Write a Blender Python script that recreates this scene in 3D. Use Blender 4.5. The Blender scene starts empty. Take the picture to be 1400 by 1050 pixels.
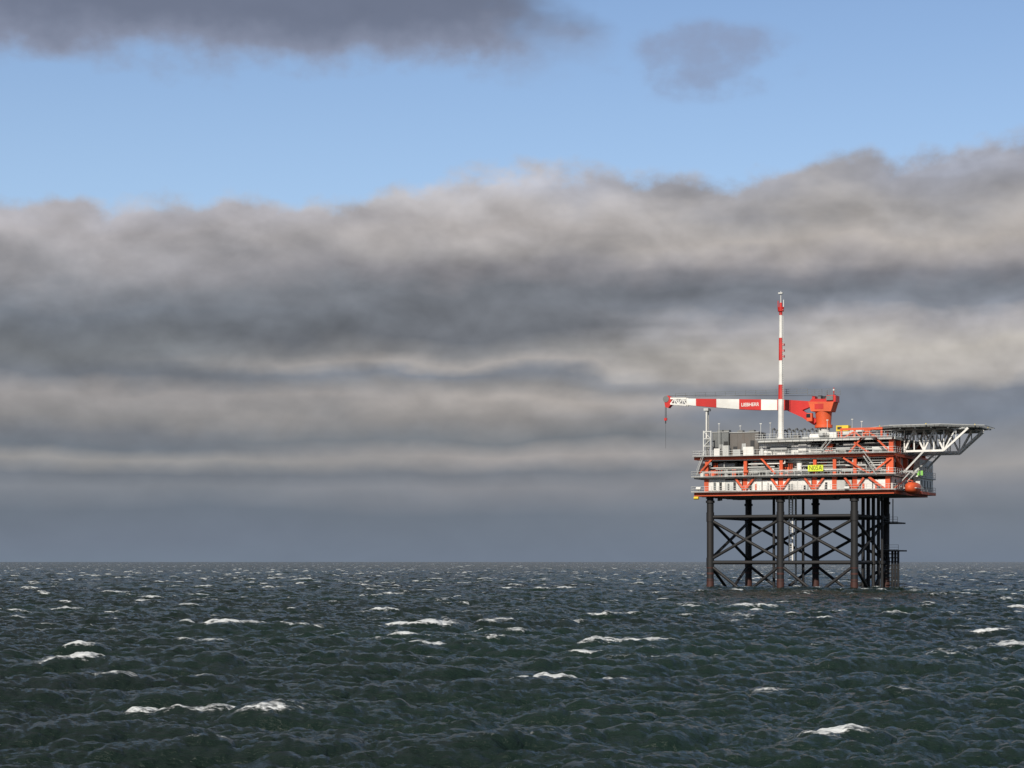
import bpy, math, random
import numpy as np
from mathutils import Vector, Matrix
random.seed(7); np.random.seed(11)
scene = bpy.context.scene
R = math.radians
F = 2722.0            # focal length in photo pixels (70 mm on 36 mm)
CAMH = 5.7
HZ = 768.0

# ------------------------------------------------------------------ node helper
class E:
    def __init__(s, nt, sock): s.nt, s.s = nt, sock
    def _m(s, op, o=None, c=None, clamp=False):
        n = s.nt.nodes.new('ShaderNodeMath'); n.operation = op; n.use_clamp = clamp
        s.nt.links.new(s.s, n.inputs[0])
        for i, v in ((1, o), (2, c)):
            if v is None: continue
            if isinstance(v, E): s.nt.links.new(v.s, n.inputs[i])
            else: n.inputs[i].default_value = v
        return E(s.nt, n.outputs[0])
    def __add__(s, o): return s._m('ADD', o)
    __radd__ = __add__
    def __sub__(s, o): return s._m('SUBTRACT', o)
    def __rsub__(s, o): return (s*-1.0) + o
    def __mul__(s, o): return s._m('MULTIPLY', o)
    __rmul__ = __mul__
    def __truediv__(s, o): return s._m('DIVIDE', o)
    def clamp(s): return s._m('ADD', 0.0, clamp=True)
    def mx(s, o): return s._m('MAXIMUM', o)
    def mn(s, o): return s._m('MINIMUM', o)
    def step(s, a, b, lo=0.0, hi=1.0):
        n = s.nt.nodes.new('ShaderNodeMapRange'); n.interpolation_type = 'SMOOTHSTEP'
        s.nt.links.new(s.s, n.inputs['Value'])
        for k, v in (('From Min', a), ('From Max', b), ('To Min', lo), ('To Max', hi)):
            if isinstance(v, E): s.nt.links.new(v.s, n.inputs[k])
            else: n.inputs[k].default_value = v
        return E(s.nt, n.outputs['Result'])
def comb(nt, x, y, z):
    n = nt.nodes.new('ShaderNodeCombineXYZ')
    for i, v in enumerate((x, y, z)):
        if isinstance(v, E): nt.links.new(v.s, n.inputs[i])
        else: n.inputs[i].default_value = v
    return n.outputs[0]
def noise(nt, vec, scale=1.0, detail=6.0, rough=0.55, dist=0.0):
    n = nt.nodes.new('ShaderNodeTexNoise'); n.inputs['Scale'].default_value = scale
    n.inputs['Detail'].default_value = detail; n.inputs['Roughness'].default_value = rough
    n.inputs['Distortion'].default_value = dist
    nt.links.new(vec, n.inputs['Vector'])
    return E(nt, n.outputs['Fac'])
def lin(c):
    return tuple(((v/255.0)/12.92 if v/255.0 <= 0.04045 else ((v/255.0+0.055)/1.055)**2.4) for v in c)
def mixc(nt, fac, a, b):
    n = nt.nodes.new('ShaderNodeMix'); n.data_type = 'RGBA'
    if isinstance(fac, E): nt.links.new(fac.s, n.inputs[0])
    else: n.inputs[0].default_value = fac
    for idx, v in ((6, a), (7, b)):
        if isinstance(v, tuple): n.inputs[idx].default_value = (*v[:3], 1)
        else: nt.links.new(v, n.inputs[idx])
    return n.outputs[2]
def scalec(nt, col, f):
    n = nt.nodes.new('ShaderNodeVectorMath'); n.operation = 'SCALE'
    nt.links.new(col, n.inputs[0])
    if isinstance(f, E): nt.links.new(f.s, n.inputs['Scale'])
    else: n.inputs['Scale'].default_value = f
    return n.outputs[0]
def ramp(nt, fac, stops, interp='LINEAR'):
    n = nt.nodes.new('ShaderNodeValToRGB'); cr = n.color_ramp; cr.interpolation = interp
    stops = sorted(stops)
    cr.elements[0].position = stops[0][0]; cr.elements[0].color = (*stops[0][1], 1)
    cr.elements[1].position = stops[-1][0]; cr.elements[1].color = (*stops[-1][1], 1)
    for p, c in stops[1:-1]:
        e = cr.elements.new(p); e.color = (*c, 1)
    nt.links.new(fac.s, n.inputs[0])
    return n.outputs[0]
def azd(px): return math.degrees(math.atan((px-700)/F))
def eld(py): return math.degrees(math.atan((HZ-py)/F))

# ------------------------------------------------------------------ world / sky
SUN_EL, SUN_AZ = 33.0, 200.0
world = bpy.data.worlds.new("World"); scene.world = world; world.use_nodes = True
nt = world.node_tree; nt.nodes.clear()
STR = 0.1
tc = nt.nodes.new('ShaderNodeTexCoord')
sp = nt.nodes.new('ShaderNodeSeparateXYZ'); nt.links.new(tc.outputs['Generated'], sp.inputs[0])
dx, dy, dz = (E(nt, sp.outputs[i]) for i in range(3))
az = dx._m('ARCTAN2', dy)*57.2958
el = dz._m('ARCSINE')*57.2958
sky = nt.nodes.new('ShaderNodeTexSky'); sky.sky_type = 'NISHITA'; sky.sun_disc = False
sky.sun_elevation = R(SUN_EL); sky.sun_rotation = R(SUN_AZ); sky.air_density = 1.0; sky.dust_density = 0.3; sky.ozone_density = 2.0
nA = noise(nt, comb(nt, az*0.28, el*0.48, 3.1), 1.0, 4.0, 0.48) - 0.5
nB = noise(nt, comb(nt, az*0.09, el*0.9, 7.7), 1.0, 3.0, 0.5) - 0.5
nC = noise(nt, comb(nt, az*0.80, el*1.05, 1.3), 1.0, 5.0, 0.54) - 0.5
amp = (el*0.22).mn(2.4) + 0.15
elw = el + nA*amp + nB*amp*0.4 + nC*amp*0.18
azw = az + nB*14.0 + nA*7.0
def prof(rows): return [(max(0.0, eld(y)/16.0), lin(c)) for y, c in rows]
Lr = [(768,(115,127,143)),(740,(113,123,138)),(700,(110,119,131)),(668,(128,133,141)),(652,(116,122,131)),(632,(152,151,151)),
      (612,(113,120,129)),(592,(121,125,132)),(572,(140,139,140)),(548,(152,149,149)),(522,(117,122,130)),(490,(119,123,128)),(455,(112,117,124)),
      (425,(118,124,133)),(398,(135,138,145)),(365,(154,153,157)),(335,(170,167,170)),(305,(175,174,181)),(285,(180,186,199))]
Mr = [(768,(113,124,140)),(705,(112,121,133)),(668,(135,137,143)),(648,(118,123,131)),(626,(161,157,156)),(602,(122,127,133)),
      (576,(144,142,142)),(552,(175,169,165)),(534,(143,142,143)),(516,(127,132,141)),(498,(165,161,159)),(480,(131,132,135)),(458,(110,114,121)),
      (430,(113,117,124)),(398,(114,118,125)),(368,(137,136,141)),(335,(162,159,160)),(300,(180,175,174)),(268,(185,182,184)),(240,(187,188,197))]
Rr = [(768,(113,124,140)),(695,(118,126,137)),(665,(132,136,144)),(640,(158,156,156)),(602,(137,140,146)),(565,(126,134,147)),
      (535,(128,134,145)),(512,(177,173,170)),(480,(192,187,181)),(450,(172,170,173)),(430,(131,136,146)),(408,(116,121,130)),(385,(127,128,135)),
      (355,(162,158,159)),(325,(180,174,170)),(295,(170,167,167)),(265,(156,156,162)),(235,(158,160,170)),(212,(173,178,193))]
pos = elw/16.0
cL = ramp(nt, pos, prof(Lr)); cM = ramp(nt, pos, prof(Mr)); cR = ramp(nt, pos, prof(Rr))
c = mixc(nt, azw.step(azd(150), azd(640)), cL, cM)
c = mixc(nt, azw.step(azd(700), azd(1150)), c, cR)
# relief lighting of the billows: lit where density falls off upward
def dens(off): return noise(nt, comb(nt, az*0.42, (el+off)*0.64, 5.5), 1.0, 4.0, 0.46, 0.2)
rel = (dens(0.0) - dens(0.55))
relamp = el.step(0.5, 7.0, 0.15, 1.0)
tone = 1.0 + rel*relamp*1.05 + nC*0.07*relamp
cloud = scalec(nt, c, tone*(1.0/STR))
# edge of the bank against the azimuth
ed = [(0,290),(250,283),(470,276),(560,248),(650,238),(800,230),(920,240),(1010,245),(1100,235),(1200,218),(1400,203)]
a0, a1 = azd(0), azd(1400)
es = [((azd(x)-a0)/(a1-a0), (eld(y)/16.0,)*3) for x, y in ed]
edge = E(nt, ramp(nt, (az-a0)/(a1-a0), es, 'EASE'))*16.0
eln = el + nA*1.5 + nC*1.5 + 0.1
over = (eln - edge).step(-0.32, 0.36)         # 1 = clear sky above the bank
nish = nt.nodes.new('ShaderNodeVectorMath'); nish.operation = 'MULTIPLY'
nt.links.new(sky.outputs[0], nish.inputs[0]); nish.inputs[1].default_value = (0.76, 0.86, 1.06)
hz_c = nt.nodes.new('ShaderNodeRGB'); hz_c.outputs[0].default_value = (5.7, 7.6, 9.3, 1)
blue = mixc(nt, el.step(7.5, 17.0, 0.44, 0.20), nish.outputs[0], hz_c.outputs[0])
def rgb(c_, f=1.0):
    n = nt.nodes.new('ShaderNodeRGB'); l = lin(c_); n.outputs[0].default_value = (l[0]*f, l[1]*f, l[2]*f, 1); return n.outputs[0]
# dark cloud high left
hi = (el + nA*2.4 + nC*1.7).step(eld(118), eld(55))
hm = hi * (az + nA*9.0).step(azd(830), azd(660))
hcol = scalec(nt, mixc(nt, (el+nC*1.8+nA*2.0).step(eld(100), eld(0)), rgb((142,148,168)), rgb((108,114,132))), (1.0+nC*0.2)*(1.0/STR))
blue2 = mixc(nt, hm*0.93, blue, hcol)
# faint small cloud
ex = (az-azd(965))/3.5; ey = (el-eld(88))/1.4
g = (1.0 - (ex*ex+ey*ey)).mx(0.0)
sm = (g*0.75 + nA*2.2 + nC*2.0)*g.step(0.0, 0.6)
blue3 = mixc(nt, sm.step(0.0, 1.1)*0.62, blue2, rgb((138,146,170), 1.0/STR))
# broken cloud added overhead, out of view, to grey sea reflections and ambient light
oh = noise(nt, comb(nt, dx*3.0, dy*3.0, dz*3.0), 1.0, 4.0, 0.55).step(0.38, 0.52)*el.step(16.5, 22.0)
blue4 = mixc(nt, oh*0.9, blue3, rgb((134,138,142), 1.0/STR))
final = mixc(nt, over, cloud, blue4)
bg = nt.nodes.new('ShaderNodeBackground'); bg.inputs['Strength'].default_value = STR
nt.links.new(final, bg.inputs['Color'])
wo = nt.nodes.new('ShaderNodeOutputWorld'); nt.links.new(bg.outputs[0], wo.inputs[0])

# ------------------------------------------------------------------ sun, camera
sd = bpy.data.lights.new("sun", 'SUN'); sd.energy = 4.6; sd.angle = R(0.5); sd.color = (1.0, 0.93, 0.83)
so = bpy.data.objects.new("sun", sd); scene.collection.objects.link(so)
sv = Vector((math.sin(R(SUN_AZ))*math.cos(R(SUN_EL)), math.cos(R(SUN_AZ))*math.cos(R(SUN_EL)), math.sin(R(SUN_EL))))
so.rotation_euler = sv.to_track_quat('Z', 'Y').to_euler(); so.location = sv*200
cd = bpy.data.cameras.new("camera"); cd.lens = 70; cd.sensor_width = 36; cd.clip_end = 90000; cd.clip_start = 0.5
cd.shift_y = (HZ-525)/1400.0
co = bpy.data.objects.new("camera", cd); scene.collection.objects.link(co)
co.location = (0, 0, CAMH); co.rotation_euler = (R(90), 0, 0); scene.camera = co
scene.view_settings.view_transform = 'Standard'; scene.view_settings.look = 'None'

# ------------------------------------------------------------------ materials
def paint(name, col, rough=0.45, dirt=0.35, dirtcol=(0.12,0.07,0.04), scale=0.6, metal=0.0, thr=(0.52,0.75)):
    m = bpy.data.materials.new(name); m.use_nodes = True; t = m.node_tree
    b = t.nodes['Principled BSDF']
    g = t.nodes.new('ShaderNodeTexCoord')
    mp = t.nodes.new('ShaderNodeMapping'); mp.inputs['Scale'].default_value = (1, 1, 0.35)
    t.links.new(g.outputs['Object'], mp.inputs[0])
    n1 = noise(t, mp.outputs[0], scale, 8, 0.65)
    n2 = noise(t, g.outputs['Object'], scale*0.35, 3, 0.5)
    base = mixc(t, n2.step(0.3, 0.7), tuple(v*0.8 for v in col), tuple(min(1, v*1.08) for v in col))
    fin = mixc(t, n1.step(*thr)*dirt, base, dirtcol)
    t.links.new(fin, b.inputs['Base Color'])
    b.inputs['Roughness'].default_value = rough; b.inputs['Metallic'].default_value = metal
    return m
M = dict(
    orange=paint('orange_steel', (0.66,0.10,0.03), 0.5, 0.3),
    red=paint('red_paint', (0.55,0.03,0.025), 0.4, 0.2),
    white=paint('white_paint', (0.78,0.77,0.73), 0.5, 0.35, (0.3,0.24,0.17)),
    grey=paint('galvanised_steel', (0.40,0.41,0.40), 0.45, 0.4, (0.15,0.12,0.1)),
    lgrey=paint('light_grey_paint', (0.56,0.57,0.55), 0.5, 0.3, (0.2,0.17,0.13)),
    mgrey=paint('mid_grey_paint', (0.15,0.16,0.16), 0.6, 0.4),
    dark=paint('dark_steel', (0.03,0.031,0.033), 0.7, 0.3),
    taupe=paint('container_paint', (0.12,0.11,0.10), 0.6, 0.3),
    yellow=paint('yellow_paint', (0.75,0.55,0.04), 0.5, 0.2),
    lime=paint('sign_yellow', (0.72,0.82,0.05), 0.5, 0.05),
    green=paint('green_paint', (0.25,0.6,0.12), 0.5, 0.1),
    black=paint('black_lettering', (0.01,0.01,0.01), 0.5, 0.0),
    jacket=paint('jacket_steel', (0.012,0.012,0.013), 0.65, 0.4, (0.025,0.017,0.013), 0.35, thr=(0.5,0.75)),
    rust=paint('splash_zone_coating', (0.06,0.021,0.016), 0.65, 0.6, (0.02,0.016,0.015), 0.8),
    glass=paint('window_glass', (0.02,0.025,0.03), 0.1, 0.0),
    net=paint('safety_net', (0.22,0.23,0.23), 0.7, 0.1),
)
# ------------------------------------------------------------------ mesh builder
TH = R(25.0); CT, ST = math.cos(TH), math.sin(TH)
Y0 = 419.0; X0 = (1067-700)/F*Y0
def LX(px, ly):
    t = (px-700)/F
    return (t*(Y0+ly*CT) - X0 - ly*ST)/(CT + t*ST)
def LY(px, lx):
    t = (px-700)/F
    return (X0 + lx*CT - t*(Y0 - lx*ST))/(t*CT - ST)
def LZ(py, lx, ly): return CAMH + (HZ-py)/F*(Y0 - lx*ST + ly*CT)
def P(px, py, ly):
    lx = LX(px, ly); return Vector((lx, ly, LZ(py, lx, ly)))

class MB:
    def __init__(s): s.v, s.f, s.m, s.sm, s.mats = [], [], [], [], []
    def mi(s, n):
        if n not in s.mats: s.mats.append(n)
        return s.mats.index(n)
    def add(s, vs, fs, mat, smooth=False):
        o = len(s.v); s.v += [tuple(v) for v in vs]; k = s.mi(mat)
        for f in fs: s.f.append(tuple(o+i for i in f)); s.m.append(k); s.sm.append(smooth)
    def box(s, x0, x1, y0, y1, z0, z1, mat):
        vs = [(x0,y0,z0),(x1,y0,z0),(x1,y1,z0),(x0,y1,z0),(x0,y0,z1),(x1,y0,z1),(x1,y1,z1),(x0,y1,z1)]
        s.add(vs, [(0,3,2,1),(4,5,6,7),(0,1,5,4),(1,2,6,5),(2,3,7,6),(3,0,4,7)], mat)
    def tube(s, a, b, r, mat, n=8, r2=None, caps=True):
        a, b = Vector(a), Vector(b); d = (b-a)
        if d.length < 1e-5: return
        d.normalize(); u = d.cross(Vector((0,0,1)))
        if u.length < 1e-3: u = Vector((1,0,0))
        u.normalize(); w = d.cross(u); r2 = r if r2 is None else r2
        vs = []
        for k in range(n):
            an = 2*math.pi*(k+0.5)/n; o = u*math.cos(an)+w*math.sin(an)
            vs.append(a+o*r)
        for k in range(n):
            an = 2*math.pi*(k+0.5)/n; o = u*math.cos(an)+w*math.sin(an)
            vs.append(b+o*r2)
        s.add(vs, [(k, (k+1)%n, n+(k+1)%n, n+k) for k in range(n)], mat, n > 6)
        if caps: s.add(vs, [tuple(range(n))[::-1], tuple(range(n, 2*n))], mat)
    def beam(s, a, b, w, mat): s.tube(a, b, w*0.7071, mat, 4)
    def prism(s, pts, y0, y1, mat):     # polygon in x,z extruded in y
        n = len(pts); vs = [(p[0], y0, p[1]) for p in pts]+[(p[0], y1, p[1]) for p in pts]
        s.add(vs, [tuple(range(n)), tuple(range(n, 2*n))[::-1]]+[(i, n+i, n+(i+1)%n, (i+1)%n) for i in range(n)], mat)
    def rail(s, a, b, mat='lgrey', h=1.1, sp=1.5, r=0.045):
        a, b = Vector(a), Vector(b); L = (b-a).length; n = max(1, int(L/sp)); up = Vector((0,0,1))
        for k in (h, h*0.55): s.tube(a+up*k, b+up*k, r, mat, 4, caps=False)
        s.tube(a+up*0.1, b+up*0.1, r*1.4, mat, 4, caps=False)
        for i in range(n+1):
            p = a+(b-a)*(i/n); s.tube(p, p+up*h, r, mat, 4, caps=False)
    def obj(s, name, parent):
        me = bpy.data.meshes.new(name); me.from_pydata(s.v, [], s.f)
        for m in s.mats: me.materials.append(M[m])
        me.polygons.foreach_set('material_index', s.m); me.polygons.foreach_set('use_smooth', s.sm)
        me.update()
        o = bpy.data.objects.new(name, me); scene.collection.objects.link(o); o.parent = parent
        return o
def empty(name):
    e = bpy.data.objects.new(name, None); scene.collection.objects.link(e)
    e.location = (X0, Y0, 0); e.rotation_euler = (0, 0, -TH); e.empty_display_size = 2
    return e
plat = empty('offshore_platform')

# ---- jacket
D = 26.0
lxs = [LX(971, 0), 0.0, LX(1168, 0)]
j = MB()
ztop = LZ(676, 0, 0)
zh1, zh2 = LZ(706, 0, 0), LZ(769, 0, 0)
for ly in (0, D):
    for lx in lxs:
        j.tube((lx, ly, -7), (lx, ly, 1.6), 0.80, 'rust', 16)
        j.tube((lx, ly, 1.6), (lx, ly, ztop), 0.74, 'jacket', 16)
        j.tube((lx, ly, ztop-1.6), (lx, ly, ztop-1.1), 0.95, 'jacket', 16)
        for z in (zh1, zh2): j.tube((lx, ly, z-1.0), (lx, ly, z+1.0), 0.84, 'jacket', 16)
        for k in range(3): j.tube((lx, ly, 1.7+k*1.3), (lx, ly, 2.1+k*1.3), 0.79, 'rust', 16)
def brace(a, b, r=0.34): j.tube(a, b, r, 'jacket', 10)
def xb(a, b, r=0.33):
    (x0, y0), (x1, y1) = a, b
    brace((x0,y0,zh1), (x1,y1,zh1), 0.38); brace((x0,y0,zh2), (x1,y1,zh2), 0.42)
    brace((x0,y0,zh1-0.6), (x1,y1,zh2+0.6), r); brace((x1,y1,zh1-0.6), (x0,y0,zh2+0.6), r)
    brace((x0,y0,zh2-0.6), (x1,y1,-7), r); brace((x1,y1,zh2-0.6), (x0,y0,-7), r)
for ly in (0, D):
    for i in range(2): xb((lxs[i], ly), (lxs[i+1], ly))
for lx in (lxs[0], lxs[2]): xb((lx, 0), (lx, D))
brace((0,0,zh1), (0,D,zh1), .36); brace((0,0,zh2), (0,D,zh2), .4)
for px, ly, r, mat in ((1180,15,.38,'jacket'),(1187,17,.4,'jacket'),(1194,14,.38,'jacket'),(1201,19,.36,'jacket'),
                       (1058,10,.3,'jacket'),(1098,16,.3,'jacket'),(1206,12,.3,'jacket')):
    x = LX(px, ly); j.tube((x, ly, -6), (x, ly, ztop), r, mat, 10)
    for z in (zh1, zh2): j.tube((x, ly, z-.3), (x, ly, z+.3), r*1.6, mat, 10)
for px in (1220, 1224, 1228):
    x = LX(px, 20.0); j.tube((x, 20, -4), (x, 20, LZ(752, x, 20)), 0.26, 'jacket', 8)
for k in range(9):
    z = 0.6+k*0.85
    j.tube((LX(1211,20),20,z), (LX(1228,20),20,z), 0.11, 'jacket', 6)
bx = LX(1217,20)
j.box(bx-1.5, bx+2.0, 18.5, 25.5, LZ(716,bx,20), LZ(714,bx,20), 'jacket')
j.rail((bx-1.5,18.5,LZ(714,bx,20)), (bx+2,18.5,LZ(714,bx,20)), 'mgrey')
j.tube((bx+.6,20,LZ(714,bx,20)), (bx+.6,20,LZ(682,bx,20)), .12, 'mgrey', 6)
j.box(bx-2, bx+2.3, 18, 25.5, LZ(754,bx,20), LZ(752,bx,20), 'jacket'); j.rail((bx-2,18,LZ(752,bx,20)), (bx+2.3,18,LZ(752,bx,20)), 'mgrey')
j.obj('jacket', plat)
rs = MB()
for px in (1079, 1083.5): 
    x = LX(px, 6); rs.tube((x, 6, LZ(768,x,6)), (x, 6, ztop), 0.18, 'white', 8)
for k in range(26):
    z = zh2+0.3+k*0.52
    rs.tube((LX(1079,6),6,z), (LX(1083.5,6),6,z), 0.06, 'lgrey', 5)
x = LX(1088, 14); rs.tube((x,14,-3), (x,14,ztop), 0.22, 'lgrey', 8)
rs.obj('risers', plat)

# ---- topsides
yf, yb = -2.0, 27.0
xl, xr = LX(951, yf), LX(1221, yf)
def z_(py): return LZ(py, 0, yf)
zb, z1, z2, z3 = z_(676), z_(650.5), z_(622), z_(601)
t = MB()
def deck(z, x0, x1, y0, y1, mat, h=0.7):
    t.box(x0, x1, y0, y1, z-0.12, z, 'mgrey')
    t.box(x0, x1, y0-0.25, y0-0.003, z-h, z+0.05, mat); t.box(x0, x1, y1+0.003, y1+0.25, z-h, z+0.05, mat)
    t.box(x0-0.25, x0-0.003, y0-0.25, y1+0.25, z-h, z+0.05, mat); t.box(x1+0.003, x1+0.25, y0-0.25, y1+0.25, z-h, z+0.05, mat)
    n = int((y1-y0)/4)
    for i in range(1, n): 
        y = y0+(y1-y0)*i/n; t.box(x0, x1, y-0.15, y+0.15, z-h*1.1, z-0.125, 'mgrey')
    n = int((x1-x0)/5)
    for i in range(1, n):
        x = x0+(x1-x0)*i/n; t.box(x-0.15, x+0.15, y0, y1, z-h*0.9, z-0.13, 'mgrey')
deck(zb+0.7, xl, xr, yf, yb, 'orange', 0.85)
deck(z1, xl, xr, yf, yb, 'lgrey', 0.40)
deck(z2, xl, xr, yf, yb, 'orange', 0.7)
deck(z3, LX(1035, yf), xr, yf+1, yb, 'lgrey', 0.45)
cols = [LX(p, yf) for p in (965, 1018, 1067, 1113, 1140, 1168, 1213)]
for x in cols:
    for y in (yf+0.3, 12, yb-0.8):
        t.box(x-0.48, x+0.48, y, y+0.78, zb+0.71, z1-0.41, 'orange')
        t.box(x-0.34, x+0.34, y+.1, y+0.7, z1+0.01, z2-0.71, 'orange')
for y in (yf+0.3, 4, 10, 16, 22, yb-1.1):
    t.box(xr-0.95, xr-0.05, y+.003, y+0.8, z1+0.01, z3-0.5, 'orange')
def br(a, b, w=0.32, mat='orange'): t.beam(a, b, w, mat)
yF = yf-0.05
for p in (1018, 1067, 1113, 1168):
    br(P(p-13, 653, yF), P(p, 671, yF), .40); br(P(p+13, 653, yF), P(p, 671, yF), .40)
br(P(1188,652,yF), P(1213,671,yF), .45)
for a, b in (((955,648),(975,626)),((1153,626),(1190,648)),((1190,648),(1218,626)),((1060,648),(1040,626)),
             ((1168,605),(1190,620)),((1160,620),(1185,590)),((1190,592),(1218,618))):
    br(P(*a, yF), P(*b, yF), .34)
ys = [yf+0.5, 8, 17, yb-0.5]
for i in range(3):
    a, b = (ys[i], ys[i+1]) if i % 2 == 0 else (ys[i+1], ys[i])
    br((xr+0.3, a, zb+1), (xr+0.3, b, z1-.5), .3)
    br((xr+0.3, b, z1+.2), (xr+0.3, a, z2-.6), .3)
t.obj('deck_structure', plat)

# lower-tier wall modules
w = MB()
def panel(p0, p1, pyt, pyb, ly, depth, mat, ribs=True, ribmat=None):
    a, b = P(p0, pyb, ly), P(p1, pyt, ly)
    w.box(a.x, b.x, ly, ly+depth, a.z, b.z, mat)
    if ribs:
        n = max(1, int((b.x-a.x)/0.9))
        for i in range(n+1):
            x = a.x+(b.x-a.x)*i/n; w.box(x-.06, x+.06, ly-.09, ly-.003, a.z+.05, b.z-.05, ribmat or mat)
for p0, p1, top in ((968,991,655),(992,1014,656),(1022,1041,654),(1043,1063,656),(1071,1090,655),(1091,1109,654),(1117,1138,655),(1142,1164,656),(1172,1192,654),(1194,1210,655)):
    panel(p0, p1, top, 671, yf+0.45, 4, 'white' if p0 not in (992,1142) else 'lgrey')
    for _ in range(2):
        q = p0+(p1-p0)*random.uniform(.1,.8); s0 = random.uniform(659,664)
        a, b = P(q, 669.5, yf+.3), P(q+random.uniform(2,4), s0, yf+.3)
        w.box(a.x, b.x, yf+.27-.02*_, yf+.35, a.z, b.z, random.choice(['mgrey','dark','grey','orange']))
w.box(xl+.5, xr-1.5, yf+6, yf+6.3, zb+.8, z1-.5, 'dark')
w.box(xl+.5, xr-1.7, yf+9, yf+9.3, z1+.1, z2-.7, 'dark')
for p0, p1, top, bt, l, mt in ((985,1008,632,648,yf+5,'lgrey'),(1028,1052,630,648,yf+5,'white'),(1076,1100,633,648,yf+4,'white'),(1130,1150,630,648,yf+4,'lgrey'),(1176,1208,629,648,yf+4,'white'),(1157,1172,633,648,yf+3,'orange')):
    panel(p0, p1, top, bt, l, 3, mt)
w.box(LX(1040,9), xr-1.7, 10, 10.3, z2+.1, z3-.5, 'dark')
w.box(xr-1.6, xr-.5, yf+1.5, yb-1, zb+.8, z1-.5, 'white')
w.box(xr-1.6, xr-0.99, yf+1.5, yb-1, z1+.05, z2-.7, 'white')
w.box(xr-1.6, xr-1.0, yf+3, yb-1, z2+.05, z3-.5, 'lgrey')
for i in range(14):
    y = yf+3+i*1.75
    w.box(xr-.97, xr-.9, y, y+.12, z1+.1, z2-.75, 'lgrey')
    if i % 2: w.box(xr-.98, xr-.88, y+.4, y+1.3, z1+1.6, z1+2.6, 'glass')
    if i % 3 == 0: w.box(xr-.48, xr-.42, y+.3, y+1.3, zb+.9, zb+2.9, 'mgrey')
ex0 = xr+0.3
w.box(ex0, ex0+1.4, 14, yb-1, zb+1.0, z2-.7, 'white')
for i in range(6): w.box(ex0+1.403, ex0+1.46, 15+i*1.8, 15.9+i*1.8, z1+1.2, z1+2.2, 'glass')
for i in range(4): w.box(ex0+1.403, ex0+1.46, 15.2+i*2.6, 16.1+i*2.6, zb+1.3, zb+3.2, 'mgrey')
w.box(ex0-.04, ex0+1.8, 13.5, yb, zb+.2, zb+.75, 'orange'); w.box(ex0-.04, ex0+1.8, 13.5, yb, z1-.3, z1-.05, 'lgrey')
w.box(ex0+1.0, ex0+2.2, 13.3, 13.4, z1+.2, z1+1.2, 'green')
w.obj('wall_modules', plat)

# process equipment and piping
e = MB()
GM = ['lgrey','white','grey','mgrey','mgrey','dark','dark','white','orange','orange']
def equip(pa, pb, za, ly, n, hmax, dl=5.0):
    for _ in range(n):
        p = random.uniform(pa, pb); l = ly+random.uniform(0, dl)
        x = LX(p, l); wd = random.uniform(.5, 2.0); h = random.uniform(.6, hmax); mt = random.choice(GM)
        k = random.random()
        if k < .4: e.box(x, x+wd, l, l+1.2, za, za+h, mt)
        elif k < .6: e.tube((x,l,za), (x,l,za+h), random.uniform(.2,.6), mt, 12)
        elif k < .8:
            r = random.uniform(.3,.6); zc = za+random.uniform(r+.2, max(r+.25, hmax-r)); L = random.uniform(2,4.5)
            e.tube((x,l,zc), (x+L,l,zc), r, random.choice(['white','lgrey','grey']), 12)
            for q in (.3, L-.3): e.box(x+q-.1, x+q+.1, l-.2, l+.2, za, zc-r*.8, 'mgrey')
        else:
            for q in range(3): e.tube((x+q*.35,l,za), (x+q*.35,l,za+h), .08, mt, 6)
hm1 = z2-z1-1.0
equip(957, 1205, z1, yf+1.2, 150, hm1)
equip(1036, 1205, z2, yf+1.6, 75, 2.4)
equip(1150, 1190, z3, yf+2, 22, 2.0)
equip(1110, 1150, z3, yf+2, 12, 1.3)
equip(975, 1034, z2, 9.5, 12, 3.6, 3)
def pipes(pa, pb, zlo, zhi, ly, n):
    for _ in range(n):
        p = random.uniform(pa, pb-20); q = min(pb, p+random.uniform(15, 90)); z = random.uniform(zlo, zhi); l = ly+random.uniform(0,2.0)
        r = random.choice([.06,.08,.1,.14]); mt = random.choice(['lgrey','white','grey','mgrey','grey'])
        a, b = (LX(p,l), l, z), (LX(q,l), l, z)
        e.tube(a, b, r, mt, 8)
        if random.random() < .6: e.tube(b, (b[0], b[1], z+random.choice([-1.2,-.8,.8,1.2])), r, mt, 8)
        if random.random() < .5: e.tube(a, (a[0], a[1]+3, z), r, mt, 8)
pipes(955, 1215, z1+.4, z2-.8, yf+.3, 36)
pipes(1036, 1215, z2+.3, z3-.5, yf+1.2, 22)
for py in (630, 646):
    a, b = P(957, py, yf+.2), P(1150, py, yf+.2); e.box(a.x, b.x, yf+.1, yf+.5, a.z-.09, a.z+.09, 'lgrey')
for k in range(16):
    p = random.uniform(960, 1212); l = random.uniform(0, 22); x = LX(p, l); e.tube((x,l,zb-.2-random.random()*1.2), (x,l,zb+.5), random.uniform(.12,.4), 'mgrey', 8)
e.box(LX(1120,8), LX(1140,8), 8, 12, zb-.9, zb+.0, 'mgrey')
e.obj('process_equipment', plat)

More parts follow.
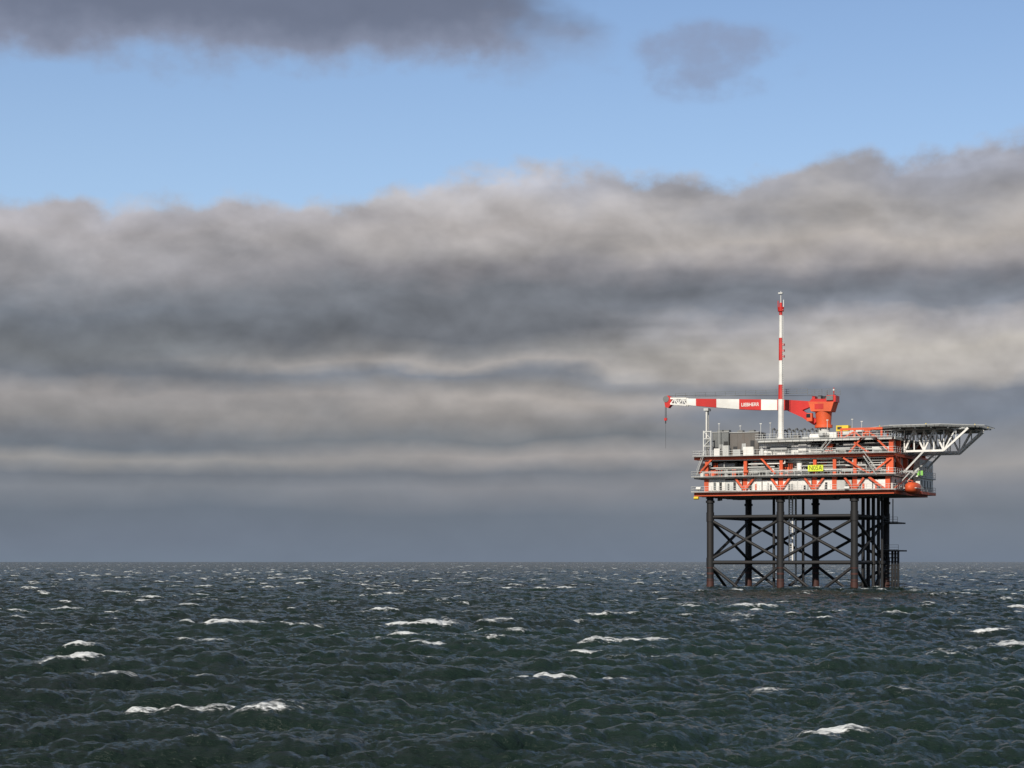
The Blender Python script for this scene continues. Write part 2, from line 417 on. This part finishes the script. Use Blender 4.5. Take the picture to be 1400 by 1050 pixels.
# top deck fittings
u = MB()
za = z2+.05
for p0, p1, py, mt, l in ((974,996,591,'mgrey',4),(998,1037,591,'taupe',3)):
    a, b = P(p0, 613, l), P(p1, py, l)
    u.box(a.x, b.x, l, l+5, za+.3, b.z, mt)
    n = int((b.x-a.x)/1.5)
    for i in range(n): u.box(a.x+i*1.5+.1, a.x+i*1.5+.22, l-.07, l-.003, za+.5, b.z-.2, mt)
    for f in (.12, .42, .72):
        xx = a.x+(b.x-a.x)*f; u.box(xx, xx+.9, l-.1, l-.075, za+.5+f*2, za+2.0+f*2, 'dark' if f != .42 else 'grey')
    u.box(a.x-.1, b.x+.1, l-.15, l+5.1, b.z+.003, b.z+.15, 'grey')
    for f in (.2,.6): u.box(a.x+(b.x-a.x)*f, a.x+(b.x-a.x)*f+1.2, l+1, l+2.5, b.z+.15, b.z+.6, 'mgrey')
for p in (962, 972): 
    for l in (1, 5): u.beam((LX(p,l),l,za), (LX(p,l),l,LZ(589,LX(p,l),l)), .22, 'lgrey')
for py in (590, 600, 610):
    for l in (1, 5): u.beam(P(962,py,l), P(972,py,l), .16, 'lgrey')
    u.beam(P(962,py,1), Vector((LX(962,1),5,P(962,py,1).z)), .16, 'lgrey')
u.beam(P(962,610,1), P(972,600,1), .12, 'lgrey'); u.beam(P(972,600,1), P(962,590,1), .12, 'lgrey')
for p0, p1, h in ((976,984,1.8),(988,996,2.4),(1002,1012,1.5),(1016,1030,2.0)):
    a, b = P(p0,615,1), P(p1,615,1); u.box(a.x, b.x, 1, 2.2, za, za+h, random.choice(['lgrey','white','grey']))
a, b = P(1038,619,0), P(1108,603,0)
u.box(a.x, b.x, 0, 6, za, b.z, 'white')
for i in range(24):
    x = a.x+(b.x-a.x)*(i+.5)/24; u.box(x-.04, x+.04, -.06, -.003, za+.2, b.z-.2, 'lgrey')
for p in (1048, 1076, 1094):
    q = P(p,616,-.1); u.box(q.x, q.x+.9, -.1, -.065, za+.1, za+2.0, 'mgrey')
for i in range(13):
    p = 1056+i*5.2; l = 4+ (i%3)*1.2; x = LX(p,l); zt = LZ(587+(i%2)*2, x, l)
    u.tube((x,l,z3-.3), (x,l,zt), .13, 'mgrey', 6)
    u.tube((x,l,zt), (x+.4,l,zt+.18), .15, 'mgrey', 6); u.tube((x+.4,l,zt+.18), (x+.62,l,zt-.25), .16, 'dark', 6)
for i in range(5):
    p = 1058+i*13; q = P(p,600,3); u.box(q.x, q.x+1.3, 3, 4.5, z3+.02, z3+random.uniform(.6,1.3), random.choice(['lgrey','mgrey','taupe']))
for p in (1150, 1168, 1186, 1205):
    for l in (yf+1.2, 6): u.box(LX(p,l)-.2, LX(p,l)+.2, l, l+.4, z3+.01, LZ(588, LX(p,l), l), 'orange')
for l in (yf+1.2, 6):
    a, b = P(1150,588.5,l), P(1205,588.5,l); u.box(a.x-.2, b.x+.2, l+.02, l+.38, a.z, a.z+.45, 'orange')
for a, b in (((1151,600),(1168,590)),((1186,590),(1204,600)),((1168,590),(1180,600))): u.beam(P(*a,yf+1.3), P(*b,yf+1.3), .26, 'orange')
q = P(1143,587,2); u.box(q.x, q.x+2.6, 2, 4, q.z-.4, q.z+.8, 'yellow'); u.box(q.x+.3, q.x+1.2, 1.9, 1.995, q.z, q.z+.5, 'dark')
u.box(q.x+.2, q.x+.5, 2.2, 2.6, z3, q.z-.4, 'orange'); u.box(q.x+2.1, q.x+2.4, 2.2, 2.6, z3, q.z-.4, 'orange')
q = P(1108,598,3); u.tube((q.x,3,q.z), (q.x+3.5,3,q.z), .75, 'white', 14); u.box(q.x+.4,q.x+.8,2.7,3.3,z3,q.z-.6,'mgrey'); u.box(q.x+2.7,q.x+3.1,2.7,3.3,z3,q.z-.6,'mgrey')
q = P(1127,600,1); u.box(q.x, q.x+2.6, 1, 4, z3, z3+1.4, 'white')
for p, l, top in ((983,2,580),(1012,6,583),(1040,2,580),(1131,4,575),(1165,5,574),(1178,2,577),(1053,8,579)):
    x = LX(p,l); u.tube((x,l,z2 if p < 1036 else z3), (x,l,LZ(top,x,l)), .06, 'lgrey', 5); u.box(x-.2, x+.25, l-.1, l+.1, LZ(top,x,l), LZ(top,x,l)+.2, 'lgrey')
u.obj('top_deck_equipment', plat)

# railings & outboard walkways
r = MB()
for z, x0, x1 in ((zb+.75, xl-.6, xr+.8), (z1+.05, xl-.6, xr+.8), (z2+.05, xl-.3, xr+.8), (z3+.05, LX(1035,yf), xr)):
    r.box(x0, x1, yf-1.15, yf-.26, z-.14, z-.05, 'grey')
    r.rail((x0, yf-1.1, z), (x1, yf-1.1, z), 'lgrey'); r.rail((x1, yf-1.1, z), (x1, 13.2, z), 'lgrey'); r.rail((x0, yf-1.1, z), (x0, yb, z), 'lgrey')
    r.box(x1-.4, x1+.05, yf-1.1, 13.2, z-.2, z-.145, 'grey')
    r.rail((x1+1.2, 13.2, z), (x1+1.2, yb, z), 'lgrey')
def stair(p0, y0_, p1, y1_, l):
    a, b = P(p0,y0_,l), P(p1,y1_,l)
    for o in (0, .8):
        oo = Vector((0,o,0)); r.tube(a+oo, b+oo, .09, 'grey', 4); r.tube(a+oo+Vector((0,0,1)), b+oo+Vector((0,0,1)), .05, 'lgrey', 4)
    for i in range(12):
        q = a+(b-a)*i/12; r.box(q.x-.15, q.x+.15, q.y, q.y+.8, q.z-.03, q.z+.03, 'grey')
stair(1198, 649, 1180, 623, yf-1.05); stair(952, 650, 962, 623, yf-1.0); stair(1120, 621, 1136, 602, yf-.9)
for p, py, mt in ((952,681,'yellow'),(955,668,'white'),(1158,667,'white'),(1020,645,'orange')):
    q = P(p,py,yf-1.3); r.tube((q.x-.5,yf-1.3,q.z), (q.x+.5,yf-1.3,q.z), .33, mt, 10)
r.obj('railings', plat)

# ---- identification sign
sg = empty('identification_sign')
s = MB(); a, b = P(1104.5,644.5,yf-1.3), P(1125.5,635.5,yf-1.3)
s.box(a.x, b.x, yf-1.35, yf-1.25, a.z, b.z, 'lime'); s.tube((a.x+.3,yf-1.24,a.z), (a.x+.3,yf-1.0,a.z), .05, 'grey', 4); s.obj('sign_board', sg)
def text(txt, name, parent, cx, y, cz, size, mat, sx=1.0, off=0.02):
    cu = bpy.data.curves.new(name, 'FONT'); cu.body = txt; cu.size = size; cu.align_x = 'CENTER'; cu.align_y = 'CENTER'; cu.extrude = 0.01; cu.offset = off
    o = bpy.data.objects.new(name+'_tmp', cu); scene.collection.objects.link(o)
    dg = bpy.context.evaluated_depsgraph_get(); me = bpy.data.meshes.new_from_object(o.evaluated_get(dg)); bpy.data.objects.remove(o)
    me.materials.clear(); me.materials.append(M[mat])
    o = bpy.data.objects.new(name, me); scene.collection.objects.link(o); o.parent = parent
    o.location = (cx, y, cz); o.rotation_euler = (R(90), 0, 0); o.scale = (sx, 1, 1)
text('N05A', 'sign_lettering', sg, (a.x+b.x)/2, yf-1.37, (a.z+b.z)/2, 1.35, 'black', .85, -0.01)

# ---- radio mast
ma = empty('radio_mast'); m_ = MB(); ly = 1.0; x = LX(1067.5, ly)
segs = [(601,546,'white',.62,.56),(546,526,'red',.55,.5),(526,493,'white',.5,.46),(493,462,'red',.45,.41),(462,431,'white',.4,.36),(431,414,'red',.35,.3)]
for y0_, y1_, c_, ra, rb in segs: m_.tube((x,ly,LZ(y0_,x,ly)), (x,ly,LZ(y1_,x,ly)), ra, c_, 14, rb)
m_.tube((x,ly,LZ(414,x,ly)), (x,ly,LZ(398,x,ly)), .12, 'lgrey', 8, .07)
m_.tube((x,ly,LZ(426,x,ly)), (x,ly,LZ(420,x,ly)), .62, 'red', 12, .7); m_.tube((x-.6,ly,LZ(420,x,ly)), (x-.6,ly,LZ(411,x,ly)), .1, 'red', 6); m_.tube((x+.6,ly,LZ(420,x,ly)), (x+.6,ly,LZ(410,x,ly)), .08, 'white', 6)
m_.box(x-.45, x+.45, ly-.4, ly+.4, LZ(402,x,ly), LZ(400,x,ly), 'lgrey')
for k in range(60):
    z = LZ(600,x,ly)+k*.46; m_.tube((x+.45,ly-.45,z), (x+.75,ly-.45,z), .03, 'lgrey', 4, caps=False)
for o in (.45,.75): m_.tube((x+o,ly-.45,LZ(600,x,ly)), (x+o,ly-.4,LZ(432,x,ly)), .04, 'lgrey', 4)
for py in (470,478,486): m_.box(x+.35, x+.8, ly-.3, ly+.3, LZ(py+3,x,ly), LZ(py,x,ly), 'red')
m_.tube((x,ly,z2), (x,ly,LZ(598,x,ly)), .8, 'white', 14)
m_.obj('mast_pole', ma)

# ---- crane
cr = empty('pedestal_crane'); k = MB(); lc = 8.0
def pl(px, py): q = P(px, py, lc); return (q.x, q.z)
xc = LX(1126, lc)
k.tube((xc,lc,z2), (xc,lc,LZ(584,xc,lc)), 1.35, 'lgrey', 18)
k.tube((xc,lc,LZ(585,xc,lc)), (xc,lc,LZ(581,xc,lc)), 1.9, 'orange', 18)
k.tube((xc,lc,LZ(581,xc,lc)), (xc,lc,LZ(562,xc,lc)), 1.55, 'orange', 18, 1.8)
k.prism([pl(1112,563), pl(1139,563), pl(1143,550), pl(1108,550)], lc-1.8, lc+1.8, 'orange')
k.prism([pl(1109,549.9), pl(1145,549.9), pl(1145,541), pl(1133,541), pl(1131,546), pl(1112,546)], lc-1.5, lc+1.5, 'red')
k.box(pl(1133,0)[0], pl(1142,0)[0], lc-1.9, lc-1.51, pl(1135,548)[1], pl(1135,542)[1], 'mgrey')
k.box(pl(1117,0)[0], pl(1129,0)[0], lc-1.86, lc-1.803, pl(1120,560)[1], pl(1120,553)[1], 'red')
k.box(pl(1108,0)[0], pl(1115,0)[0], lc-2.8, lc-1.81, pl(1110,577)[1], pl(1110,566)[1], 'orange')
k.box(pl(1107.6,0)[0], pl(1113,0)[0], lc-2.86, lc-2.803, pl(1110,572)[1], pl(1110,567)[1], 'glass')
q = pl(1107,540.5); k.rail((q[0],lc-1.6,q[1]), (pl(1146,0)[0],lc-1.6,q[1]), 'mgrey'); k.rail((q[0],lc+1.6,q[1]), (pl(1146,0)[0],lc+1.6,q[1]), 'mgrey')
k.tube((pl(1140,0)[0],lc,pl(1140,541)[1]), (pl(1140,0)[0],lc,pl(1140,530)[1]), .12, 'red', 6); k.box(pl(1139,0)[0], pl(1141,0)[0], lc-.2, lc+.2, pl(1140,534)[1], pl(1140,532)[1], 'white')
k.tube((pl(1131,0)[0],lc,pl(1131,541)[1]), (pl(1131,0)[0],lc,pl(1131,534)[1]), .08, 'mgrey', 6)
for p in (1112,1120,1127): k.box(pl(p,0)[0], pl(p+4,0)[0], lc-1, lc+1, pl(p,546)[1], pl(p,540+(p%3))[1], random.choice(['dark','mgrey','red']))
top = lambda p: 545.0+ (p-918)*0.012
bot = lambda p: 552.5+ min(1.0,(p-918)/110)*8.5
def bsec(p0, p1, mt, hw=.75):
    a, b, c_, d_ = pl(p0, bot(p0)), pl(p1, bot(p1)), pl(p1, top(p1)), pl(p0, top(p0))
    k.prism([a, b, c_, d_], lc-hw, lc+hw, mt)
for p0, p1, mt in ((940,953,'white'),(953,981,'red'),(981,1012,'white'),(1012,1042,'red'),(1042,1064,'white'),(1064,1076,'red')): bsec(p0+.02, p1-.02, mt)
k.prism([pl(1076.05,bot(1076)), pl(1098,571), pl(1113,581), pl(1119,575), pl(1098,561), pl(1110,556), pl(1110,549), pl(1076.05,top(1076))], lc-.75, lc+.75, 'red')
for hw in (-.6, .6):
    A = [Vector((pl(918+i*22/4, 0)[0], lc+hw, pl(918+i*22/4, top(918))[1])) for i in range(5)]
    B = [Vector((pl(918+i*22/4, 0)[0], lc+hw, pl(918+i*22/4, bot(918+i*22/4))[1])) for i in range(5)]
    k.beam(A[0], A[4], .34, 'white'); k.beam(B[0], B[4], .34, 'white')
    for i in range(4): k.beam(A[i] if i%2 else B[i], B[i+1] if i%2 else A[i+1], .22, 'white'); k.beam(A[i], B[i], .16, 'white')
k.prism([pl(909,545), pl(911,557), pl(915,558), pl(919,553), pl(919,543), pl(914,541)], lc-.7, lc+.7, 'red')
k.tube((pl(912,0)[0],lc-.8,pl(912,546)[1]), (pl(912,0)[0],lc+.8,pl(912,546)[1]), .7, 'mgrey', 14)
a, b = pl(925, 544.6), pl(1105, 547)
k.rail((a[0],lc-.7,a[1]), (b[0],lc-.7,a[1]), 'mgrey', 1.0, 2.2, .05)
k.tube((pl(912,0)[0],lc,pl(912,541)[1]), (pl(1112,0)[0],lc,pl(1112,541)[1]), .05, 'dark', 4)
hx = pl(909.5,0)[0]
k.tube((hx,lc,pl(910,556)[1]), (hx,lc,pl(910,572)[1]), .06, 'dark', 4); k.tube((hx+.25,lc,pl(910,556)[1]), (hx+.25,lc,pl(910,572)[1]), .06, 'dark', 4)
k.box(hx-.2, hx+.4, lc-.2, lc+.2, pl(910,575)[1], pl(910,571.5)[1], 'red'); k.tube((hx+.1,lc,pl(910,575)[1]), (hx+.1,lc,pl(910,579)[1]), .12, 'dark', 6)
k.tube((hx+.1,lc,pl(910,579)[1]), (hx+.1,lc,pl(910,613)[1]), .03, 'dark', 4)
k.obj('crane_body', cr)
q = pl(1027, (top(1027)+bot(1027))/2); text('LIEBHERR', 'boom_lettering', cr, q[0], lc-.78, q[1], 1.05, 'white', .9)
b_ = MB(); x = LX(967, lc)
for o in (-.5,.5): b_.tube((x,lc+o,z2), (x,lc+o,pl(967,562)[1]), .22, 'white', 8)
for i in range(6): b_.beam((x,lc-.5,z2+i*1.4), (x,lc+.5,z2+i*1.4+1.2), .1, 'white')
b_.box(x-.5, x+.5, lc-1, lc+1, pl(967,562)[1], pl(967,558.5)[1], 'lgrey')
b_.obj('boom_rest', cr)

# ---- helideck
he = empty('helideck'); h = MB(); lh = 13.0
xh = LX(1270, lh); zt = LZ(586, xh, lh); rad = 12.4
def octo(r_, z): return [(xh+r_*math.cos(math.pi/8+i*math.pi/4), lh+r_*math.sin(math.pi/8+i*math.pi/4), z) for i in range(8)]
o1, o2 = octo(rad, zt-.35), octo(rad, zt)
h.add(o1+o2, [tuple(range(8))[::-1], tuple(range(8,16))]+[(i,(i+1)%8,8+(i+1)%8,8+i) for i in range(8)], 'mgrey')
o1, o2 = octo(rad+.02, zt-.15), octo(rad+1.3, zt+.05)
for i in range(8):
    a0_, a1_, b0_, b1_ = map(Vector, (o1[i], o1[(i+1)%8], o2[i], o2[(i+1)%8]))
    h.tube(b0_, b1_, .08, 'lgrey', 5)
    for f in (.33,.66): h.tube(a0_.lerp(b0_,f), a1_.lerp(b1_,f), .03, 'net', 4, caps=False)
    for q_ in range(10): h.tube(a0_.lerp(a1_,q_/10), b0_.lerp(b1_,q_/10), .035, 'net', 4, caps=False)
zl = LZ(619, xh, lh)
for ly_ in (lh-7.5, lh, lh+7.5):
    hw_ = math.sqrt(max(0, rad**2*.85-(ly_-lh)**2))
    if ly_ != lh: hw_ += 1.2
    xa, xb_ = xr-3.5, xh+hw_
    xe = xh+hw_-5.0
    T = lambda x: Vector((x, ly_, zt-.6)); B = lambda x: Vector((x, ly_, zl+ .0))
    h.beam(T(xa), T(xb_), .38, 'lgrey'); h.beam(B(xr+.5), B(xe), .42, 'white'); h.beam(B(xe), T(xb_), .40, 'white')
    n = 4; xs = [xr+.5+(xe-xr-.5)*i/n for i in range(n+1)]
    for i in range(n):
        if i % 2: h.beam(T(xs[i]), B(xs[i+1]), .34, 'white')
        else: h.beam(B(xs[i]), T(xs[i+1]), .34, 'white')
    for x_ in xs: h.beam(T(x_), B(x_), .22, 'white')
    mid = (xe+xb_)/2
    h.beam(T(mid), B(xe), .26, 'white'); h.beam(T(mid), B(xe).lerp(T(xb_), .5), .2, 'lgrey')
    h.beam(B(xs[2]), Vector((xr+.3, ly_, z1+.5)), .36, 'lgrey'); h.beam(T(xr-3), Vector((xr-3,ly_,z3)), .4, 'orange')
for x_ in [xr+.5+i*3.2 for i in range(6)]:
    w_ = math.sqrt(max(1, rad**2*.9-(x_-xh)**2)); h.beam((x_, lh-w_, zt-.5), (x_, lh+w_, zt-.5), .3, 'mgrey')
    if x_ < xh+5: h.beam((x_, lh-7.5, zl), (x_, lh+7.5, zl), .22, 'lgrey')
h.box(LX(1214,lh-7), LX(1243,lh-7), lh-7.2, lh-1, LZ(613,xh,lh-7), LZ(611,xh,lh-7), 'mgrey')
h.rail((LX(1214,lh-7),lh-7.2,LZ(611,xh,lh-7)), (LX(1243,lh-7),lh-7.2,LZ(611,xh,lh-7)), 'mgrey')
for i in range(9): h.beam((LX(1212+i*4,lh-6),lh-6,LZ(611,xh,lh)), (LX(1214+i*4,lh-6),lh-6,zt-.5), .2, 'mgrey')
for i in range(7):
    an = math.pi/8+i*.9; h.box(xh+12.3*math.cos(an)-.12, xh+12.3*math.cos(an)+.12, lh+12.3*math.sin(an)-.12, lh+12.3*math.sin(an)+.12, zt-.02, zt+.3, 'yellow')
h.obj('helideck_structure', he)

# ---- lifeboat
lb = empty('lifeboat'); L = MB()
xb0 = xr+2.4; yb0 = LY(1248, xb0); zb0 = LZ(667.5, xb0, yb0)
n = 16; st = [(-3.6,.15,.3),(-3.2,.75,.8),(-2.2,1.2,1.15),(-.8,1.35,1.3),(.8,1.35,1.3),(2.2,1.2,1.25),(3.2,.8,1.0),(3.7,.2,.45)]
vs = []
for (yy, hw_, hh) in st:
    for i in range(n):
        a_ = 2*math.pi*i/n; sx_ = math.cos(a_); sz_ = math.sin(a_)
        xx = hw_*math.copysign(abs(sx_)**.75, sx_); zz = hh*math.copysign(abs(sz_)**.8, sz_)*(1.0 if sz_ < 0 else .95)
        vs.append((xb0+xx, yb0+yy, zb0+zz))
fs = [(r_*n+i, r_*n+(i+1)%n, (r_+1)*n+(i+1)%n, (r_+1)*n+i) for r_ in range(len(st)-1) for i in range(n)]
fs += [tuple(range(n))[::-1], tuple(range((len(st)-1)*n, len(st)*n))]
L.add(vs, fs, 'orange', True)
L.box(xb0-.45, xb0+.45, yb0-2.4, yb0-1.2, zb0+1.05, zb0+1.6, 'orange'); L.box(xb0-.35, xb0+.35, yb0-2.45, yb0-2.403, zb0+1.2, zb0+1.5, 'glass')
L.box(xb0-1.4, xb0+1.4, yb0-2.6, yb0+2.6, zb0-.08, zb0+.04, 'white')
L.obj('hull', lb)
L2 = MB()
for yy in (-2.2, 2.2):
    L2.beam((xr+.2,yb0+yy,zb0+3.4), (xb0+.6,yb0+yy,zb0+3.4), .3, 'grey'); L2.beam((xr+.2,yb0+yy,zb0+1), (xb0,yb0+yy,zb0+3.3), .22, 'grey')
    L2.tube((xb0,yb0+yy,zb0+1), (xb0,yb0+yy,zb0+3.3), .06, 'dark', 5)
L2.box(xr+.3, xr+1.0, yb0-4, yb0+4, zb0+.1, zb0+.3, 'grey')
L2.obj('davits', lb)

# ------------------------------------------------------------------ sea
def spectrum(Lm, N, lam_lo, lam_hi, Lp, wdir, pw, seed, spread):
    rg = np.random.RandomState(seed)
    kx = 2*np.pi*np.fft.fftfreq(N, Lm/N); KX, KY = np.meshgrid(kx, kx, indexing='ij')
    K = np.sqrt(KX**2+KY**2); K[0,0] = 1e-6
    c_ = (KX*wdir[0]+KY*wdir[1])/K
    kp = 2*np.pi/Lp
    S = np.exp(-1.25*(kp/K)**2)/K**pw*(np.where(c_ > 0, np.abs(c_)**spread, 0.06*np.abs(c_)**spread)+0.035)
    lam = 2*np.pi/K
    S = S*(1/(1+np.exp(-(lam-lam_lo)/(lam_lo*.15))))*(1/(1+np.exp((lam-lam_hi)/(lam_hi*.1)))); S[0,0] = 0
    H = (rg.normal(size=(N,N))+1j*rg.normal(size=(N,N)))*np.sqrt(S)
    h_ = np.fft.ifft2(H); sc = 1.0/np.std(h_.real); H = H*sc
    hr = np.real(np.fft.ifft2(H))
    dxx = np.real(np.fft.ifft2(-1j*KX/K*H)); dyy = np.real(np.fft.ifft2(-1j*KY/K*H))
    return H, KX, KY, K, hr, dxx, dyy
wd = np.array([0.30, -1.0]); wd /= np.linalg.norm(wd)
LA, NA = 430.0, 2048
H, KX, KY, K, hA, DX, DY = spectrum(LA, NA, 0.7, 200.0, 19.0, wd, 3.3, 5, 2.0)
sA = 0.23; chop = 1.2
hA *= sA; DX *= sA*chop; DY *= sA*chop
def blur(a, sx_, sy_, ang=0.0):
    N = a.shape[0]; f = np.fft.fftfreq(N)*2*np.pi; FX_, FY_ = np.meshgrid(f, f, indexing='ij')
    ca, sa = np.cos(ang), np.sin(ang); u_ = FX_*ca+FY_*sa; v_ = -FX_*sa+FY_*ca
    return np.real(np.fft.ifft2(np.fft.fft2(a)*np.exp(-.5*((u_*sx_)**2+(v_*sy_)**2))))
def breaking(H, sig, pct, pseed, patch_s, hthr, off=0.3):
    G = np.exp(-.5*(K*sig)**2)
    jx = np.real(np.fft.ifft2(KX*KX/K*H*G))*sA*chop; jy = np.real(np.fft.ifft2(KY*KY/K*H*G))*sA*chop; jc = np.real(np.fft.ifft2(KX*KY/K*H*G))*sA*chop
    J = (1-jx)*(1-jy)-jc**2
    bk = np.clip(np.percentile(J, pct)-J, 0, None)
    pt = blur(np.random.RandomState(pseed).normal(size=(NA,NA)), patch_s, patch_s); pt = (pt-pt.mean())/pt.std()
    bk = bk*np.clip((hA/sA-hthr)*2, 0, 1)*np.clip(pt+off, 0, 1.2)
    return np.clip(bk/np.percentile(bk[bk > 0], 86), 0, 1.2)
ang = math.atan2(wd[1], wd[0])
big = breaking(H, 0.75, 2.2, 3, 20, .8); small = breaking(H, 0.3, 3.6, 4, 12, .2, .4)
foamA = np.clip(blur(big, 1.1, 2.8, ang)*1.15 + blur(small, .7, 1.4, ang)*.95, 0, 1.1)
trail = np.zeros_like(foamA); src = blur(big, 2.0, 6.0, ang)
for i in range(1, 13):
    s_ = i*3.0; trail = np.maximum(trail, np.roll(src, (int(round(-wd[0]*s_)), int(round(-wd[1]*s_))), (0,1))*(1-i/15.0))
streak = blur(np.clip(blur(np.random.RandomState(8).normal(size=(NA,NA)), 3, 50, ang)*25-1.1, 0, 1), 2, 4, ang)
trailA = np.clip(trail*1.9 + streak*.36, 0, 1)
LB, NB = 41.0, 1024
_, _, _, _, hB, DXB, DYB = spectrum(LB, NB, 0.15, 4.0, 5.0, wd, 3.15, 9, 0.8)
sB = 0.056; hB *= sB; DXB *= sB*.9; DYB *= sB*.9
def samp(a, L_, x, y):
    N = a.shape[0]; u_ = (x/L_*N) % N; v_ = (y/L_*N) % N
    i = np.floor(u_).astype(np.int64); j_ = np.floor(v_).astype(np.int64); fu = u_-i; fv = v_-j_
    i %= N; j_ %= N; i2 = (i+1) % N; j2 = (j_+1) % N
    return a[i,j_]*(1-fu)*(1-fv)+a[i2,j_]*fu*(1-fv)+a[i,j2]*(1-fu)*fv+a[i2,j2]*fu*fv
rr = [2.0]
while rr[-1] < 60000:
    r_ = rr[-1]
    q_ = 0.03 if r_ < 42 else (0.0024 if r_ < 700 else min(0.05, 0.0024*(r_/700)**0.8))
    rr.append(r_*(1+q_))
rr = np.array(rr)
th = np.concatenate([np.arange(-180, -20, 2.0), np.arange(-20, 20, 0.044), np.arange(20, 180, 2.0)])*np.pi/180
nr, na = len(rr), len(th)
RR, TT = np.meshgrid(rr, th, indexing='ij')
X = RR*np.sin(TT); Y = RR*np.cos(TT)
fadeB = np.clip(2.2-RR/260.0, 0, 1)
cb, sb = math.cos(.4), math.sin(.4)
c2, s2 = math.cos(.35), math.sin(.35); X2 = (X*c2+Y*s2)*1.37+91; Y2 = (-X*s2+Y*c2)*1.37+37
Zs = samp(hA, LA, X, Y) + 0.35*samp(hA, LA, X2, Y2) + samp(hB, LB, X*cb+Y*sb, -X*sb+Y*cb)*fadeB
flat = np.clip(1.0-(RR-9000)/20000, 0, 1); Zs *= flat
dXs = samp(DX, LA, X, Y)*flat; dYs = samp(DY, LA, X, Y)*flat
bxx = samp(DXB, LB, X*cb+Y*sb, -X*sb+Y*cb)*fadeB; byy = samp(DYB, LB, X*cb+Y*sb, -X*sb+Y*cb)*fadeB
dXs += bxx*cb-byy*sb; dYs += bxx*sb+byy*cb
fo = samp(foamA, LA, X, Y); tr = samp(trailA, LA, X, Y)
co_ = np.stack([X+dXs, Y+dYs, Zs], -1).reshape(-1, 3).astype(np.float32)
ii, jj = np.meshgrid(np.arange(nr-1), np.arange(na), indexing='ij'); j2_ = (jj+1) % na
faces = np.stack([ii*na+jj, (ii+1)*na+jj, (ii+1)*na+j2_, ii*na+j2_], -1).reshape(-1, 4)[:, ::-1].astype(np.int32)
me = bpy.data.meshes.new('sea_water')
me.vertices.add(len(co_)); me.vertices.foreach_set('co', co_.ravel())
me.loops.add(faces.size); me.loops.foreach_set('vertex_index', faces.ravel())
me.polygons.add(len(faces)); me.polygons.foreach_set('loop_start', np.arange(0, faces.size, 4, dtype=np.int32)); me.polygons.foreach_set('loop_total', np.full(len(faces), 4, dtype=np.int32))
me.update(calc_edges=True)
me.polygons.foreach_set('use_smooth', np.ones(len(faces), dtype=bool))
for nm, arr in (('foam', fo), ('trail', tr)):
    at = me.attributes.new(nm, 'FLOAT', 'POINT'); at.data.foreach_set('value', arr.ravel().astype(np.float32))
sea = bpy.data.objects.new('sea_water', me); scene.collection.objects.link(sea)
sm_ = bpy.data.materials.new('sea_water'); sm_.use_nodes = True; t_ = sm_.node_tree; b = t_.nodes['Principled BSDF']
g = t_.nodes.new('ShaderNodeNewGeometry')
def attr(n_):
    a_ = t_.nodes.new('ShaderNodeAttribute'); a_.attribute_name = n_; return E(t_, a_.outputs['Fac'])
mp = t_.nodes.new('ShaderNodeMapping'); mp.inputs['Scale'].default_value = (0.55, 1.0, 1.0); mp.inputs['Rotation'].default_value = (0,0,.28); t_.links.new(g.outputs['Position'], mp.inputs[0])
nf = noise(t_, mp.outputs[0], 3.2, 6, 0.75); nf2 = noise(t_, mp.outputs[0], 0.7, 5, 0.65)
core_m = (attr('foam')*.85 + (nf-.5)*2.8 + (nf2-.5)*1.8).step(0.46, 0.88)*attr('foam').step(0.06, .3)*.95
tr_m = (attr('trail')*.9 + (nf-.5)*2.6 + (nf2-.5)*1.0).step(0.52, 1.02)*attr('trail').step(0.03,.3)*.5
fm = core_m.mx(tr_m).clamp()
nv = noise(t_, g.outputs['Position'], 0.012, 4, .5)
wcol = mixc(t_, nv.step(.35,.65), (0.0085,0.0155,0.0125), (0.011,0.024,0.0185))
t_.links.new(mixc(t_, fm, wcol, (0.68,0.70,0.70)), b.inputs['Base Color'])
rg_ = fm.step(0, 1, .18, .8); t_.links.new(rg_.s, b.inputs['Roughness'])
b.inputs['IOR'].default_value = 1.333
b.inputs['Specular IOR Level'].default_value = 0.20
spx = t_.nodes.new('ShaderNodeSeparateXYZ'); t_.links.new(g.outputs['Position'], spx.inputs[0])
yy_ = E(t_, spx.outputs[1]); xx_ = E(t_, spx.outputs[0]); dist = (yy_*yy_+xx_*xx_)._m('SQRT')
n1 = noise(t_, mp.outputs[0], 3.5, 5, .65); n2 = noise(t_, mp.outputs[0], 0.7, 4, .62); n3 = noise(t_, mp.outputs[0], 0.16, 4, .6)
bm = t_.nodes.new('ShaderNodeBump'); bm.inputs['Strength'].default_value = 1.0; bm.inputs['Distance'].default_value = 1.0
t_.links.new((n1*0.14+n2*0.44+n3*dist.step(300, 1300, 0.0, 2.6)+fm*.05).s, bm.inputs['Height']); t_.links.new(bm.outputs[0], b.inputs['Normal'])
me.materials.append(sm_)
